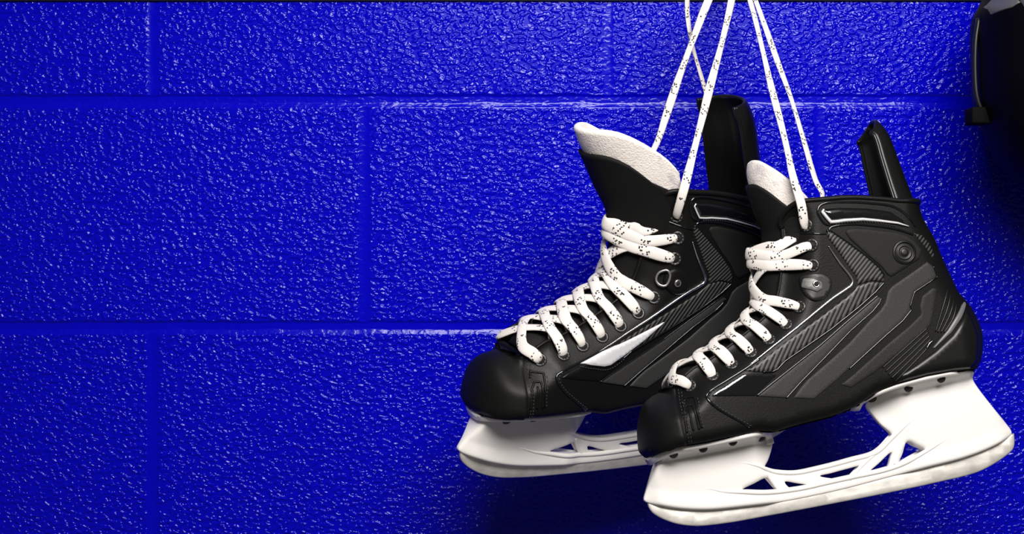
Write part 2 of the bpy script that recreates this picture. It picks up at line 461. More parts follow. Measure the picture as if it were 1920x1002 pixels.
# ------------------------------------------------------------------ measured outlines of the skate (mm, side view: x to the heel, z up)
DATA = json.loads(r'''{"shape": {"toe": [[-129.4, -39.36], [-130.31, -38.18], [-131.22, -37.01], [-131.92, -35.69], [-132.22, -34.23], [-132.25, -32.74], [-132.16, -31.26], [-132.04, -29.77], [-131.89, -28.29], [-131.7, -26.81], [-131.48, -25.33], [-131.24, -23.86], [-130.97, -22.4], [-130.69, -20.93], [-130.38, -19.47], [-130.04, -18.02], [-129.66, -16.58], [-129.25, -15.15], [-128.8, -13.73], [-128.31, -12.32], [-127.78, -10.92], [-127.21, -9.55], [-126.59, -8.19], [-125.92, -6.86], [-125.21, -5.55], [-124.46, -4.26], [-123.63, -3.02], [-122.71, -1.85], [-121.67, -0.78], [-120.51, 0.15], [-119.27, 0.97], [-117.96, 1.7], [-116.63, 2.36], [-115.26, 2.94], [-113.84, 3.41], [-112.4, 3.78], [-110.94, 4.11], [-109.5, 4.47]], "heel": [[118.35, 109.94], [118.42, 108.44], [118.46, 106.94], [118.49, 105.45], [118.54, 103.95], [118.63, 102.45], [118.8, 100.97], [119.03, 99.49], [119.36, 98.03], [119.75, 96.58], [120.18, 95.15], [120.65, 93.72], [121.14, 92.31], [121.64, 90.9], [122.14, 89.49], [122.65, 88.08], [123.14, 86.66], [123.61, 85.24], [124.06, 83.81], [124.47, 82.37], [124.83, 80.92], [125.15, 79.46], [125.45, 77.99], [125.72, 76.52], [125.98, 75.04], [126.23, 73.56], [126.47, 72.09], [126.73, 70.61], [126.99, 69.14], [127.28, 67.67], [127.59, 66.2], [127.91, 64.74], [128.23, 63.28], [128.56, 61.82], [128.89, 60.36], [129.23, 58.9], [129.58, 57.44], [129.93, 55.98], [130.28, 54.53], [130.63, 53.07], [130.98, 51.62], [131.31, 50.16], [131.64, 48.69], [131.96, 47.23], [132.29, 45.77], [132.63, 44.31], [132.99, 42.86], [133.36, 41.41], [133.77, 39.97], [134.23, 38.54], [134.76, 37.14], [135.41, 35.8], [136.2, 34.52], [137.05, 33.29], [137.85, 32.02], [138.58, 30.72], [139.31, 29.41], [140.01, 28.08], [140.65, 26.73], [141.22, 25.35], [141.73, 23.94], [142.2, 22.52], [142.63, 21.08], [143.05, 19.64], [143.44, 18.2], [143.8, 16.75], [144.15, 15.29], [144.47, 13.83], [144.76, 12.36], [145.03, 10.88], [145.27, 9.41], [145.48, 7.92], [145.62, 6.43], [145.68, 4.94], [145.66, 3.44], [145.54, 1.95], [145.35, 0.46], [145.09, -1.01], [144.78, -2.48], [144.43, -3.94], [144.06, -5.39], [143.66, -6.83], [143.25, -8.27], [142.81, -9.7], [142.34, -11.12], [141.84, -12.53], [141.3, -13.93], [140.71, -15.31], [140.07, -16.66], [139.35, -17.97], [138.54, -19.23], [137.67, -20.45], [136.78, -21.65], [135.91, -22.87]], "vamp": [[-109.5, 4.47], [-104.67, 5.99], [-99.79, 7.0], [-97.15, 9.24], [-93.14, 14.08], [-86.03, 17.92], [-76.76, 20.14], [-65.31, 24.8], [-53.76, 29.86], [-34.99, 39.33], [-22.09, 46.62], [-15.1, 51.73], [-8.84, 63.12], [-3.84, 76.41], [0.39, 91.91], [2.95, 103.6], [3.78, 109.39]], "collar": [[3.78, 109.39], [2.87, 114.71], [5.62, 119.58], [10.12, 122.92], [16.03, 124.97], [35.55, 123.82], [56.18, 121.65], [79.2, 116.57], [97.24, 111.81], [118.35, 109.94]], "sole": [[135.91, -22.87], [111.77, -21.33], [86.47, -21.12], [62.03, -22.89], [46.43, -25.2], [34.84, -30.27], [26.69, -33.15], [15.38, -35.42], [6.42, -36.53], [-17.37, -37.61], [-36.71, -39.51], [-49.62, -36.65], [-67.24, -36.86], [-90.5, -37.17], [-112.24, -36.57], [-121.95, -38.15], [-128.52, -40.93], [-129.4, -39.36]], "wctrl": [[-131.36, -18.1, 40.0], [-110.1, -18.4, 44.0], [-82.15, -19.76, 44.0], [-49.08, -21.85, 40.0], [-18.99, -19.38, 37.0], [10.57, -20.74, 34.0], [46.43, -11.25, 33.0], [99.08, -0.8, 34.0], [113.9, -11.62, 33.0], [-83.52, 6.58, 39.0], [-48.96, 14.19, 38.0], [-17.31, 24.59, 36.0], [0.4, 45.87, 34.0], [38.83, 30.69, 34.0], [78.28, 35.86, 33.0], [108.5, 34.72, 31.0], [17.66, 67.22, 34.0], [45.92, 62.12, 34.0], [87.57, 73.12, 37.0], [106.93, 67.78, 33.0], [10.2, 92.86, 36.0], [19.17, 115.78, 37.0], [55.62, 109.35, 37.0], [92.68, 102.99, 36.0]]}, "toe_seam": [[-101.65, 7.61], [-101.76, 3.2], [-105.38, -12.98], [-105.89, -27.74], [-105.3, -36.38]], "emb_outer": [[-101.49, -6.71], [-99.92, -2.8], [-91.83, -3.08], [-93.7, -15.48], [-92.92, -26.7]], "emb_inner": [[-104.41, -28.04], [-103.04, -13.52], [-99.82, -8.82], [-95.3, -8.59], [-95.4, -13.13], [-95.11, -27.47]], "emb_mid": [[-98.68, -11.6], [-99.56, -20.29], [-99.54, -27.41]], "v_bead": [[-57.39, -32.17], [-69.13, -22.87], [-78.43, -14.78], [-83.48, -8.27], [-84.06, -4.89], [-80.96, -1.89], [-67.75, 3.28], [-51.95, 9.18], [-38.63, 14.79]], "chrome_v": [[-49.58, 10.36], [-38.24, 15.96], [-24.02, 23.09], [-7.1, 31.55], [9.98, 40.81], [27.05, 49.54], [38.62, 54.39], [42.87, 56.48], [44.36, 59.48], [42.86, 64.24], [38.07, 73.27], [34.06, 82.15], [31.58, 88.31]], "strip_low": [[-52.34, 8.01], [-39.23, 12.83], [-25.01, 19.95], [-10.99, 26.31], [14.29, 37.59], [39.7, 49.71], [47.24, 55.28], [58.06, 56.6], [68.07, 53.99], [59.52, 47.76], [45.0, 39.36], [19.37, 26.5], [2.56, 19.4], [-20.31, 9.78], [-27.3, 5.0], [-31.33, 3.93], [-38.65, 4.86]], "strip_up": [[32.36, 100.03], [35.92, 98.99], [44.63, 90.48], [58.44, 76.15], [66.77, 65.67], [69.26, 59.5], [68.16, 54.38], [58.15, 57.0], [47.32, 55.68], [48.19, 61.65], [44.6, 68.42], [38.36, 82.61], [32.73, 93.82]], "wedge": [[-81.19, -5.5], [-75.52, -2.18], [-53.69, 6.22], [-39.01, 3.32], [-31.73, 2.19], [-28.68, 0.83], [-48.2, -11.22]], "band_a": [[-47.08, -11.82], [-36.18, -6.22], [-24.83, -0.67], [8.91, 15.82], [33.55, 29.62], [61.36, 44.57], [63.55, 42.95], [61.05, 39.32], [54.86, 34.32], [35.07, 23.25], [11.19, 7.31], [-11.16, -7.18], [-25.21, -17.04]], "band_b": [[-19.95, -18.0], [-13.02, -11.66], [-6.43, -6.83], [14.81, 4.63], [32.33, 14.81], [50.94, 28.1], [60.73, 34.07], [65.62, 38.9], [69.48, 46.79], [73.61, 50.14], [86.71, 55.58], [104.79, 63.49], [108.85, 59.19], [109.93, 50.75], [102.1, 47.53], [89.9, 42.73], [84.25, 32.7], [84.44, 29.8], [76.11, 23.12], [61.56, 15.16], [27.52, -4.56], [15.83, -11.3], [-4.32, -21.68]], "band_c": [[17.97, -14.92], [28.9, -9.67], [63.74, 9.88], [80.1, 18.31], [91.1, 25.32], [91.63, 31.37], [94.97, 38.55], [104.62, 43.39], [108.27, 42.34], [102.68, 27.33], [97.63, 16.75], [93.24, 12.64], [70.06, 0.57], [46.35, -10.87], [25.96, -18.81]], "ankle": [[46.29, 96.33], [48.42, 98.41], [54.27, 98.19], [64.73, 95.73], [85.89, 89.35], [93.61, 85.54], [98.78, 79.71], [102.86, 72.45], [99.34, 66.47], [74.64, 56.9], [71.79, 59.45], [68.48, 65.77], [57.97, 78.69], [49.18, 90.08]], "button": [[88.29, 73.45]], "collar_panel": [[32.08, 114.44], [33.8, 116.6], [46.19, 115.45], [68.07, 111.01], [84.37, 105.7], [92.52, 98.1], [95.6, 92.61], [87.74, 95.83], [73.34, 100.19], [61.7, 103.25], [47.7, 104.9], [37.35, 105.7]], "collar_chrome": [[33.72, 116.21], [32.08, 114.44], [34.46, 109.91], [36.94, 105.77], [42.3, 105.24], [47.74, 105.1], [61.75, 103.45], [73.38, 100.39], [87.78, 96.03], [95.92, 92.15]], "collar_frame": [[37.65, 103.19], [32.64, 105.3], [28.9, 113.35], [29.18, 116.59], [31.48, 119.48], [36.37, 120.68], [49.54, 119.2], [69.77, 114.84], [88.79, 108.25], [97.87, 98.84], [101.63, 91.3]], "collar_low": [[34.05, 98.09], [35.61, 101.5], [40.0, 102.36], [54.05, 101.11], [70.1, 97.05], [86.0, 91.8], [98.34, 85.55]], "collar_stitch": [[40.25, 103.55], [47.36, 103.32], [61.36, 101.67], [72.99, 98.6], [86.48, 93.99]], "collar_seam": [[6.27, 105.98], [14.46, 102.74], [24.32, 99.25], [31.86, 97.66]], "back_strip": [[98.61, 86.74], [105.59, 84.18], [111.11, 76.52], [112.88, 67.11], [110.23, 65.68], [107.21, 72.69], [101.83, 81.29]], "heel_cup": [[130.18, 23.93], [123.81, 16.65], [112.18, 6.29], [96.31, -3.06], [80.21, -10.27], [67.09, -15.94], [61.66, -21.63], [87.42, -19.94], [108.65, -20.41], [121.63, -21.71], [127.76, -17.83], [131.74, -7.43], [133.81, 2.91], [132.86, 11.74]], "heel_stripe": [[130.27, 29.2], [130.46, 26.53], [121.95, 16.93], [111.65, 7.62], [95.78, -1.74], [94.24, -1.05], [108.76, 9.79], [119.75, 20.6], [126.3, 26.91]], "heel_rib_0": [[116.78, 40.27], [109.71, 28.11], [99.59, 10.65]], "heel_rib_1": [[118.7, 36.69], [111.25, 23.72], [101.03, 9.57]], "heel_rib_2": [[120.57, 33.09], [113.05, 20.51], [103.48, 9.12]], "heel_rib_3": [[121.86, 29.54], [114.94, 17.7], [105.93, 8.67]], "slant_0": [[93.62, 14.21], [75.02, 3.73], [53.21, -8.49]], "slant_1": [[94.03, 11.43], [76.12, 0.83], [54.83, -11.47]], "slant_2": [[94.44, 8.65], [77.22, -2.06], [56.45, -14.45]], "slant_3": [[94.85, 5.87], [78.33, -4.95], [58.1, -17.42]], "slant_4": [[95.26, 3.1], [79.43, -7.84], [60.2, -20.38]], "band_tip": [[89.46, 0.25], [92.42, 3.79], [96.14, 5.14], [97.49, 3.67], [92.9, 0.43], [88.31, -2.81]], "eyelets": [[-91.98, 5.35], [-74.8, 9.09], [-58.63, 14.95], [-42.58, 20.81], [-26.89, 27.85], [-11.47, 36.65], [1.13, 47.68], [17.14, 76.32], [19.69, 91.48], [19.41, 107.04]], "lock_front": [[15.87, 61.75]], "lock_base_f": [[7.2, 69.84], [14.45, 70.76], [24.02, 68.44], [28.66, 62.71], [26.15, 55.01], [19.11, 49.75], [11.18, 49.96], [6.6, 56.01]], "lock_plate_f": [[9.17, 67.98], [15.04, 66.87], [20.65, 62.52], [19.94, 57.35], [14.99, 55.79], [6.13, 61.22]], "pelvis": [[1.03, 46.01]], "silver": [[-64.98, 3.75], [-44.43, -0.0], [-38.77, 0.68], [-26.69, 7.07], [-8.9, 17.1], [9.82, 30.15], [6.96, 29.58], [-11.06, 23.24], [-31.27, 16.28], [-45.73, 11.65]], "silver_stitch": [[-65.35, 1.78], [-54.33, -0.29], [-43.82, -2.33], [-37.22, -1.54], [-26.1, 4.78]], "lock_rear": [[18.24, 58.74]], "lock_base_r": [[10.25, 65.91], [15.82, 69.61], [24.55, 67.53], [29.61, 61.12], [28.57, 51.87], [21.04, 48.81], [11.4, 52.78], [8.33, 58.93]], "ring_r": [[6.63, 65.6], [11.76, 67.91], [13.0, 65.29], [9.61, 57.07], [6.47, 56.89], [4.5, 60.12]], "holder": [[-121.88, -43.44], [-130.3, -56.28], [-137.63, -68.87], [-138.23, -70.75], [-136.26, -73.13], [-122.74, -79.17], [-108.88, -83.67], [-91.92, -87.39], [-65.58, -90.13], [-36.45, -92.19], [-6.33, -92.41], [19.52, -91.77], [48.72, -90.11], [79.79, -88.56], [110.64, -86.93], [134.89, -82.95], [150.46, -77.68], [153.21, -75.31], [139.54, -50.78], [130.12, -32.0], [128.17, -23.73], [117.24, -20.45], [95.7, -20.16], [72.05, -21.94], [55.91, -25.11], [45.38, -33.83], [47.95, -41.3], [52.46, -49.55], [59.07, -59.83], [52.0, -64.62], [44.22, -68.86], [30.36, -70.07], [7.36, -70.74], [-1.92, -72.61], [-21.6, -72.25], [-37.15, -68.65], [-43.55, -65.39], [-38.9, -59.4], [-33.39, -49.51], [-31.94, -42.87], [-42.53, -37.6], [-60.39, -37.04], [-84.19, -37.36], [-106.6, -37.51], [-117.34, -39.48]], "hole_0": [[-64.08, -77.78], [-53.82, -74.69], [-44.6, -72.63], [-40.8, -74.38], [-37.71, -79.43], [-37.1, -82.38], [-48.99, -81.28]], "hole_1": [[-29.88, -78.11], [-19.67, -81.31], [-10.74, -84.66], [-18.17, -84.03], [-26.44, -83.44], [-28.87, -81.14]], "hole_2": [[-2.32, -78.99], [6.21, -78.6], [19.07, -77.83], [30.57, -77.61], [26.61, -80.1], [22.17, -82.91], [14.29, -84.03], [6.19, -82.46]], "hole_3": [[56.05, -72.29], [54.07, -77.23], [50.81, -82.12], [43.39, -82.93], [36.56, -83.04], [44.37, -78.63]], "hole_4": [[69.33, -66.63], [75.25, -70.64], [81.0, -75.44], [70.7, -79.2], [59.89, -81.62], [63.97, -75.04]], "rib_0": [[-72.41, -54.52], [-60.57, -57.61], [-50.96, -61.49], [-43.12, -65.83], [-35.91, -69.25], [-21.18, -72.91], [-1.42, -73.07], [24.72, -71.58], [44.7, -69.7], [59.03, -61.18], [73.56, -52.02], [87.23, -44.92]], "rib_1": [[-101.88, -68.19], [-88.6, -71.97], [-77.86, -76.07], [-64.36, -79.1], [-45.23, -83.22], [-20.53, -85.19], [0.6, -84.83], [21.81, -84.47], [47.38, -84.11], [61.43, -82.33], [81.23, -76.3], [102.33, -68.82], [118.51, -62.42]], "rib_2": [[-43.31, -68.63], [-40.39, -74.46], [-36.13, -81.76], [-33.02, -84.78]], "rib_3": [[19.34, -86.02], [25.94, -81.19], [32.96, -76.43], [46.6, -68.84]], "rib_4": [[65.36, -67.11], [61.69, -73.78], [56.44, -81.77]], "bolts": [[-113.89, -41.79], [-91.15, -41.77], [-68.46, -41.11], [-43.72, -42.23], [50.17, -29.92], [74.75, -27.21], [100.12, -25.01]], "blade": [[-135.71, -72.03], [-135.72, -76.04], [-133.83, -80.82], [-130.12, -84.76], [-125.84, -88.0], [-116.98, -92.94], [-103.01, -97.29], [-81.1, -99.59], [-47.92, -100.45], [2.38, -101.18], [44.76, -101.5], [85.08, -101.15], [119.52, -99.6], [136.65, -95.07], [147.82, -90.19], [152.01, -87.27], [154.09, -82.28], [155.1, -76.25], [149.9, -76.09], [113.78, -83.66], [51.62, -86.49], [-3.73, -88.82], [-63.39, -86.94], [-106.91, -80.46]], "flange_f": [[-129.89, -41.69], [-121.55, -38.54], [-111.04, -36.79], [-89.07, -36.83], [-65.69, -36.52], [-47.98, -36.3], [-39.19, -37.58], [-34.41, -42.09], [-33.69, -48.22]], "flange_r": [[33.26, -34.85], [35.78, -29.27], [41.67, -25.52], [48.9, -23.24], [64.59, -20.91], [87.72, -19.54], [108.93, -19.63], [120.81, -21.64], [122.74, -26.09]], "tongue_c": [[-7.58, 90.7], [-13.38, 104.67], [-23.78, 124.26], [-33.47, 143.3], [-40.27, 155.97], [-43.76, 165.47]], "tongue_c_f": [[1.32, 91.64], [0.32, 108.69], [-1.89, 128.13], [-4.11, 147.62], [-4.11, 159.54], [-1.59, 167.21]], "tongue_near_r": [[-23.07, 170.04], [-2.2, 157.0], [7.04, 145.77], [16.26, 124.98]], "tongue_f_edge": [[-12.99, 155.86], [-5.51, 161.23], [5.16, 156.05], [12.63, 143.92], [16.35, 132.04]], "guard_c": [[115.42, 101.04], [114.55, 110.6], [111.88, 129.51], [109.39, 149.31], [107.45, 163.88], [103.99, 175.71], [99.06, 183.05]], "guard_near_f": [[98.28, 115.13], [93.92, 133.51], [88.16, 145.86], [84.14, 158.34], [79.92, 166.24]], "guard_near_r": [[91.63, 115.43], [86.79, 123.52], [80.03, 150.54], [74.09, 163.86], [74.75, 178.46]], "guard_c_r": [[112.55, 108.84], [110.76, 120.95], [107.4, 144.66], [104.67, 163.95], [98.58, 173.68]], "guard_far_r": [[100.66, 110.83], [90.94, 129.57], [82.87, 145.79], [89.65, 160.92], [91.57, 168.48]], "warp": [[2.745, -2.424], [3.416, -0.747], [-1.4, 0.173], [1.091, 1.62], [-3.477, 0.696], [-3.319, 3.115]], "front": {"R": [[0.976228, -0.103511, -0.190432], [0.127387, 0.984843, 0.117713], [0.175361, -0.139173, 0.974617]], "t": [0.21962, -0.225, -0.08093], "s": 1.0}, "rear": {"R": [[0.880895, -0.470693, 0.049718], [0.468829, 0.853304, -0.228192], [0.064984, 0.224322, 0.972346]], "t": [0.09193, -0.14, -0.06404], "s": 1.0478}, "strands": {"front": [{"p": [[0.22311, -0.2393, 0.0311], [0.21997, -0.24439, 0.03151], [0.21679, -0.24839, 0.04591], [0.21127, -0.24439, 0.06705], [0.20781, -0.23255, 0.09258], [0.20509, -0.21665, 0.11524], [0.20166, -0.19917, 0.14066], [0.19819, -0.17941, 0.17035], [0.19475, -0.16109, 0.19859], [0.19152, -0.14768, 0.21956], [0.18808, -0.13192, 0.24481], [0.18495, -0.126, 0.25376]], "tw": [0.1, 0.9], "w": 1.0}, {"p": [[0.21689, -0.18014, 0.02274], [0.21276, -0.17588, 0.02182], [0.24582, -0.17588, 0.05491], [0.24033, -0.17588, 0.06885], [0.23001, -0.17206, 0.10632], [0.22285, -0.16416, 0.13507], [0.2139, -0.15618, 0.16396], [0.20447, -0.14762, 0.19542], [0.1968, -0.14103, 0.21978], [0.18976, -0.13559, 0.23981], [0.18502, -0.132, 0.25309]], "tw": [0.9, 0.5], "w": 0.9}], "rear": [{"p": [[0.12962, -0.18356, 0.04044], [0.12858, -0.18971, 0.03948], [0.13335, -0.20171, 0.06005], [0.14575, -0.18324, 0.10122], [0.1585, -0.16603, 0.14552], [0.16913, -0.15252, 0.18095], [0.17834, -0.13964, 0.21566], [0.18236, -0.13228, 0.23602], [0.1832, -0.126, 0.25376]], "tw": [-0.2, 0.7], "w": 1.0}, {"p": [[0.1, -0.12985, 0.05456], [0.09427, -0.12751, 0.05583], [0.11864, -0.12751, 0.10113], [0.12639, -0.12751, 0.1239], [0.13738, -0.12839, 0.15685], [0.1482, -0.12945, 0.18602], [0.15945, -0.13052, 0.21536], [0.17112, -0.13146, 0.24053], [0.18065, -0.132, 0.25309]], "tw": [0.2, -0.4], "w": 0.95}, {"p": [[0.17693, -0.085, 0.09072], [0.17311, -0.09039, 0.11286], [0.1659, -0.09626, 0.13612], [0.15877, -0.10182, 0.15788], [0.15147, -0.1075, 0.17989], [0.14623, -0.11337, 0.20302], [0.14483, -0.11786, 0.22088], [0.14597, -0.12161, 0.23567], [0.15987, -0.12691, 0.25097], [0.17978, -0.132, 0.25353]], "tw": [1.0, 0.6], "w": 0.8}]}, "hook": [0.1831, -0.13, 0.2521]}''')

# ------------------------------------------------------------------ wall of painted concrete blocks
def build_wall():
    px = 1 / 2090.
    zj = [.1488 + .2033 * k for k in range(-5, 5)]
    def vjoints(row):  # row k lies above zj[k]
        off = (286 - 960) * px if (row % 2 == 0) else (683 - 960) * px
        return [off + .4085 * k for k in range(-5, 6)]
    def axis(lo, hi, flo, fhi, base, fine, js, wj):
        v = list(np.arange(lo, flo, .02)) + list(np.arange(flo, fhi, base)) + list(np.arange(fhi, hi + .01, .02))
        for j in js:
            if flo < j < fhi: v += list(np.arange(j - wj, j + wj, fine))
        v = np.unique(np.round(v, 5)); keep = [v[0]]
        for q in v[1:]:
            if q - keep[-1] > fine * .6: keep.append(q)
        return np.array(keep)
    allv = sorted(set(np.round(vjoints(0) + vjoints(1), 4)))
    X = axis(-1.5, 1.5, -.50, .50, .0025, .001, allv, .008)
    Z = axis(-1.0, .95, -.28, .28, .003, .0006, zj, .009)
    gx, gz = np.meshgrid(X, Z)
    x, z = gx.ravel(), gz.ravel()
    rng = np.random.default_rng(4)
    def wob(t, k, amp):
        r = np.zeros_like(t)
        for i in range(6):
            f = 12 * 1.9 ** i
            r += np.sin(t * f * 2 * np.pi / 1.0 + k * 7.3 + i * 2.1 + np.sin(t * f * .37 + k)) * amp / (1.5 ** i)
        return r
    depth = np.zeros_like(x); joint = np.zeros_like(x)
    for k, zz in enumerate(zj):
        s = z - zz - wob(x, k, .0003)
        d = np.abs(s)
        up = smooth((.0062 - s) / .0020)
        fall = np.clip((s + .0060) / (.0044 + wob(x, k + 9, .0003)), 0, 1)
        depth = np.maximum(depth, .0013 * up * fall * (d < .0064))
        joint = np.maximum(joint, smooth((.0074 - d) / .0018))
        # a second thin lip of paint under the joint
        d2 = (z - (zz - .0064 + wob(x, k + 20, .0003)))
        depth -= .0007 * np.exp(-(d2 / .0008) ** 2)
    row = np.zeros_like(x, int)
    for k, zz in enumerate(zj): row[z > zz] = k + 1
    for r in range(len(zj) + 1):
        m = row == r
        if not m.any(): continue
        for j in vjoints(r):
            d = np.abs(x[m] - j - wob(z[m], r + 3, .0003))
            u = np.clip(1 - (d / .0050) ** 2, 0, 1)
            depth[m] = np.maximum(depth[m], .0006 * u)
            joint[m] = np.maximum(joint[m], smooth((.0066 - d) / .002))
    V = np.stack([x, depth, z], 1)
    nx, nz = len(X), len(Z)
    F = [(j * nx + i, j * nx + i + 1, (j + 1) * nx + i + 1, (j + 1) * nx + i) for j in range(nz - 1) for i in range(nx - 1)]
    # the masonry's thickness behind the painted face
    b = len(V)
    V = np.vstack([V, [(X[0], .15, Z[0]), (X[-1], .15, Z[0]), (X[-1], .15, Z[-1]), (X[0], .15, Z[-1])]])
    F.append((b, b + 3, b + 2, b + 1))
    F.append(tuple([b, b + 1] + [nx - 1 - i for i in range(nx)]))
    F.append(tuple([b + 2, b + 3] + [(nz - 1) * nx + i for i in range(nx)]))
    F.append(tuple([b + 3, b] + [j * nx for j in range(nz)]))
    F.append(tuple([b + 1, b + 2] + [(nz - 1 - j) * nx + nx - 1 for j in range(nz)]))
    o = link('wall_back', V, F, M['wall'])
    at = o.data.attributes.new('joint', 'FLOAT', 'POINT')
    at.data.foreach_set('value', np.r_[joint, np.zeros(4)].astype(np.float32))
    tag(o, 'blue painted concrete block wall with glossy rough paint', kind='structure')
    o['category'] = 'wall'
build_wall()

# ------------------------------------------------------------------ the skates
def build_skate(which, label):
    pose = DATA[which]
    Rm = np.array(pose['R']); tr = np.array(pose['t']); sc = pose['s']
    rear = which == 'rear'
    root = bpy.data.objects.new('ice_skate', None)
    COL.objects.link(root)
    root.empty_display_size = .05
    root.location = tr
    root.rotation_euler = Matrix(Rm.tolist()).to_euler()
    tag(root, label, 'ice skate', 'pair of ice skates hanging by their laces')
    boot = Boot(DATA['shape'])
    Cw = np.array(DATA['warp'])
    def XF(V):
        """template mm -> this skate's own metres"""
        V = np.array(V, float)
        if rear:
            u, v = V[:, 0] / 100, V[:, 2] / 100
            A = np.stack([np.ones_like(u), u, v, u * u, u * v, v * v], 1) @ Cw
            V[:, 0] += A[:, 0]; V[:, 2] += A[:, 1]
        return V * sc / 1000
    def D(k): return np.array(DATA[k])
    def part(name, V, F, m, parent=root, raw=False, **kw):
        return link(name, V if raw else XF(V), F, m, parent, **kw)
    def geo(name, g, m, parent=root, **kw):
        return part(name, g.v, g.f, m, parent, **kw)

    sh = {k: np.array(v) for k, v in DATA['shape'].items()}
    # --- shell of the boot (its far cuff sits a little lower)
    def low(X): return 11. * smooth((X[:, 2] - 88) / 30) * np.clip(np.abs(X[:, 1]) / 30, 0, 1)
    outline = np.vstack([sh['toe'][:-1], even(sh['vamp'], 2.)[:-1], spline(sh['collar'], 2.)[:-1], sh['heel'][:-1], even(sh['sole'], 2.)[:-1]])
    P, T, bd, L = tri_fill(outline, 3., rings=(.01, .06, .2, .55, 1.2, 2.3, 3.8, 5.8))
    W = boot.W(P)
    near = np.stack([P[:, 0], -W, P[:, 1]], 1); far = near * [1, -1, 1]
    if rear: far[:, 2] -= low(far)
    vamp0 = sh['vamp'][:3]
    def br(a, b):
        m = np.array([(a + b) / 2])
        return poly_dist(m, sh['sole'])[0] < .02 or poly_dist(m, vamp0)[0] < .02
    V, F, bm = both_sides(P, T, L, near, far, br); bm.free()
    shell = part('boot_shell', V, F, M['leather'])
    md = shell.modifiers.new('thickness', 'SOLIDIFY'); md.thickness = .0032; md.offset = -1.0; md.use_rim = True

    # --- toe cap
    seam = spline(D('toe_seam'), 1.5)
    i0 = int(np.argmin(np.linalg.norm(even(sh['vamp'], 1.) - seam[0], axis=1)))
    sole_f = even(sh['sole'], 1.)
    i1 = int(np.argmin(np.linalg.norm(sole_f - seam[-1], axis=1)))
    poly = np.vstack([sh['toe'][:-1], even(sh['vamp'], 1.)[:i0], seam[0:-1], sole_f[i1:-1][::1]])
    P, T, bd, L = tri_fill(poly, 2.5, rings=(.01, .06, .2, .55, 1.2, 2.3, 3.8))
    off = 1.5 * smooth(poly_dist(P, seam) / 1.8) - .4
    near, _ = boot.at(P, 0.); z0 = boot.W(P) < .02
    near[z0, 1] = 0
    def br2(a, b):
        m = np.array([(a + b) / 2])
        return poly_dist(m, seam)[0] > .3 and poly_dist(m, sh['toe'])[0] > .1
    V, F, bm = both_sides(P, T, L, near, near * [1, -1, 1], br2, disp=off); bm.free()
    part('toe_cap', V, F, M['toe'])

    # --- overlays on the visible side
    def overlay(name, poly, hgt, m, sp=2., soft=.8, sm=False, parent=root, **kw):
        poly = spline(poly, .8, True) if sm else even_corners(poly, 1.2)
        P, T, bd, L = tri_fill(poly, sp, rings=(.3, soft))
        o = -.5 + (hgt + .5) * np.sqrt(np.clip(1 - (1 - np.clip(bd / soft, 0, 1)) ** 2, 0, 1))
        X, _ = boot.at(P, o)
        return part(name, X, [tuple(t) for t in T], m, parent, **kw)
    def even_corners(poly, h): return resample(poly, h, True)
    def on(path, off=0., h=1., closed=False, sm=True):
        p = spline(path, h, closed) if sm else resample(path, h, closed)
        X, n = boot.at(p, off)
        return X, n
    def bead(g, path, r, off=.2, h=1.0, taper=None, closed=False, sm=True, flat=1.):
        X, n = on(path, off, h, closed, sm)
        rr = np.full(len(X), r)
        if taper is not None:
            u = np.linspace(0, 1, len(X)); rr = r * np.interp(u, taper[0], taper[1])
        g.add(*ring_tube(X, n, rr, rr * flat, closed))
    def stitches(g, path, off=.3, step=2.6, ln=1.7, r=.38):
        p = spline(path, step)
        X, n = boot.at(p, off)
        for i in range(len(X) - 1):
            d = X[i + 1] - X[i]; l = np.linalg.norm(d)
            if l < .5: continue
            q = [X[i] + d * k for k in (0, .1, .55, .65)]
            g.add(*ring_tube(q, [n[i]] * 4, np.array([.4, 1, 1, .4]) * r, np.array([.4, 1, 1, .4]) * r, seg=6))

    overlay('side_band', D('band_a'), .9, M['band'], label='charcoal slanting side band nearest the laces')
    overlay('side_band', D('band_b'), .8, M['band'], label='charcoal slanting side band running up to the ankle')
    overlay('side_band', D('band_c'), .7, M['band_dark'], label='dark charcoal side band beside the heel')
    overlay('ankle_panel', D('ankle'), 1.0, M['ankle'])
    if rear:
        overlay('side_wedge', D('wedge'), .7, M['satin'])
        overlay('silver_panel', D('silver'), 2.3, M['silver'], label='bright silver pointed side panel')
    else:
        overlay('side_wedge', D('wedge'), .8, M['gloss'], sp=1.2, soft=.5, label='clear glossy black pointed side insert')
    o = overlay('carbon_strip', D('strip_low'), 1.1, M['carbon'])
    overlay('carbon_strip', D('strip_up'), 1.1, M['carbon_up'])
    overlay('collar_panel', D('collar_panel'), 1.3, M['gloss'], soft=2.2)
    overlay('collar_rib_strip', D('back_strip'), .7, M['carbon_up'])
    overlay('heel_counter', D('heel_cup'), 1.0, M['satin'], soft=3., sp=2.5)
    overlay('heel_stripe', D('heel_stripe'), 1.3, M['grey'], soft=.6, label='light grey curved heel stripe')
    overlay('heel_accent', D('band_tip'), 1.0, M['gloss'], soft=.6)
    g = Geo(); bead(g, D('chrome_v'), 1.15, .7, h=.6, taper=([0, .12, .3, .62, .72, .9, 1], [.35, .5, .75, 1, 1.1, .8, .25]))
    geo('chrome_trim', g, M['chrome'], label='bent chrome trim line beside the eyelets')
    g = Geo(); bead(g, D('collar_chrome'), .75 if rear else 1.4, 1.4, taper=([0, .06, .5, .9, 1], [.5, 1, .9, .6, .2]), sm=False)
    geo('collar_trim', g, M['trim'])
    g = Geo()
    bead(g, D('v_bead'), 1.0, .3); bead(g, D('collar_frame'), .9, .4); bead(g, D('collar_low'), .9, .3); bead(g, D('collar_seam'), .7, .2)
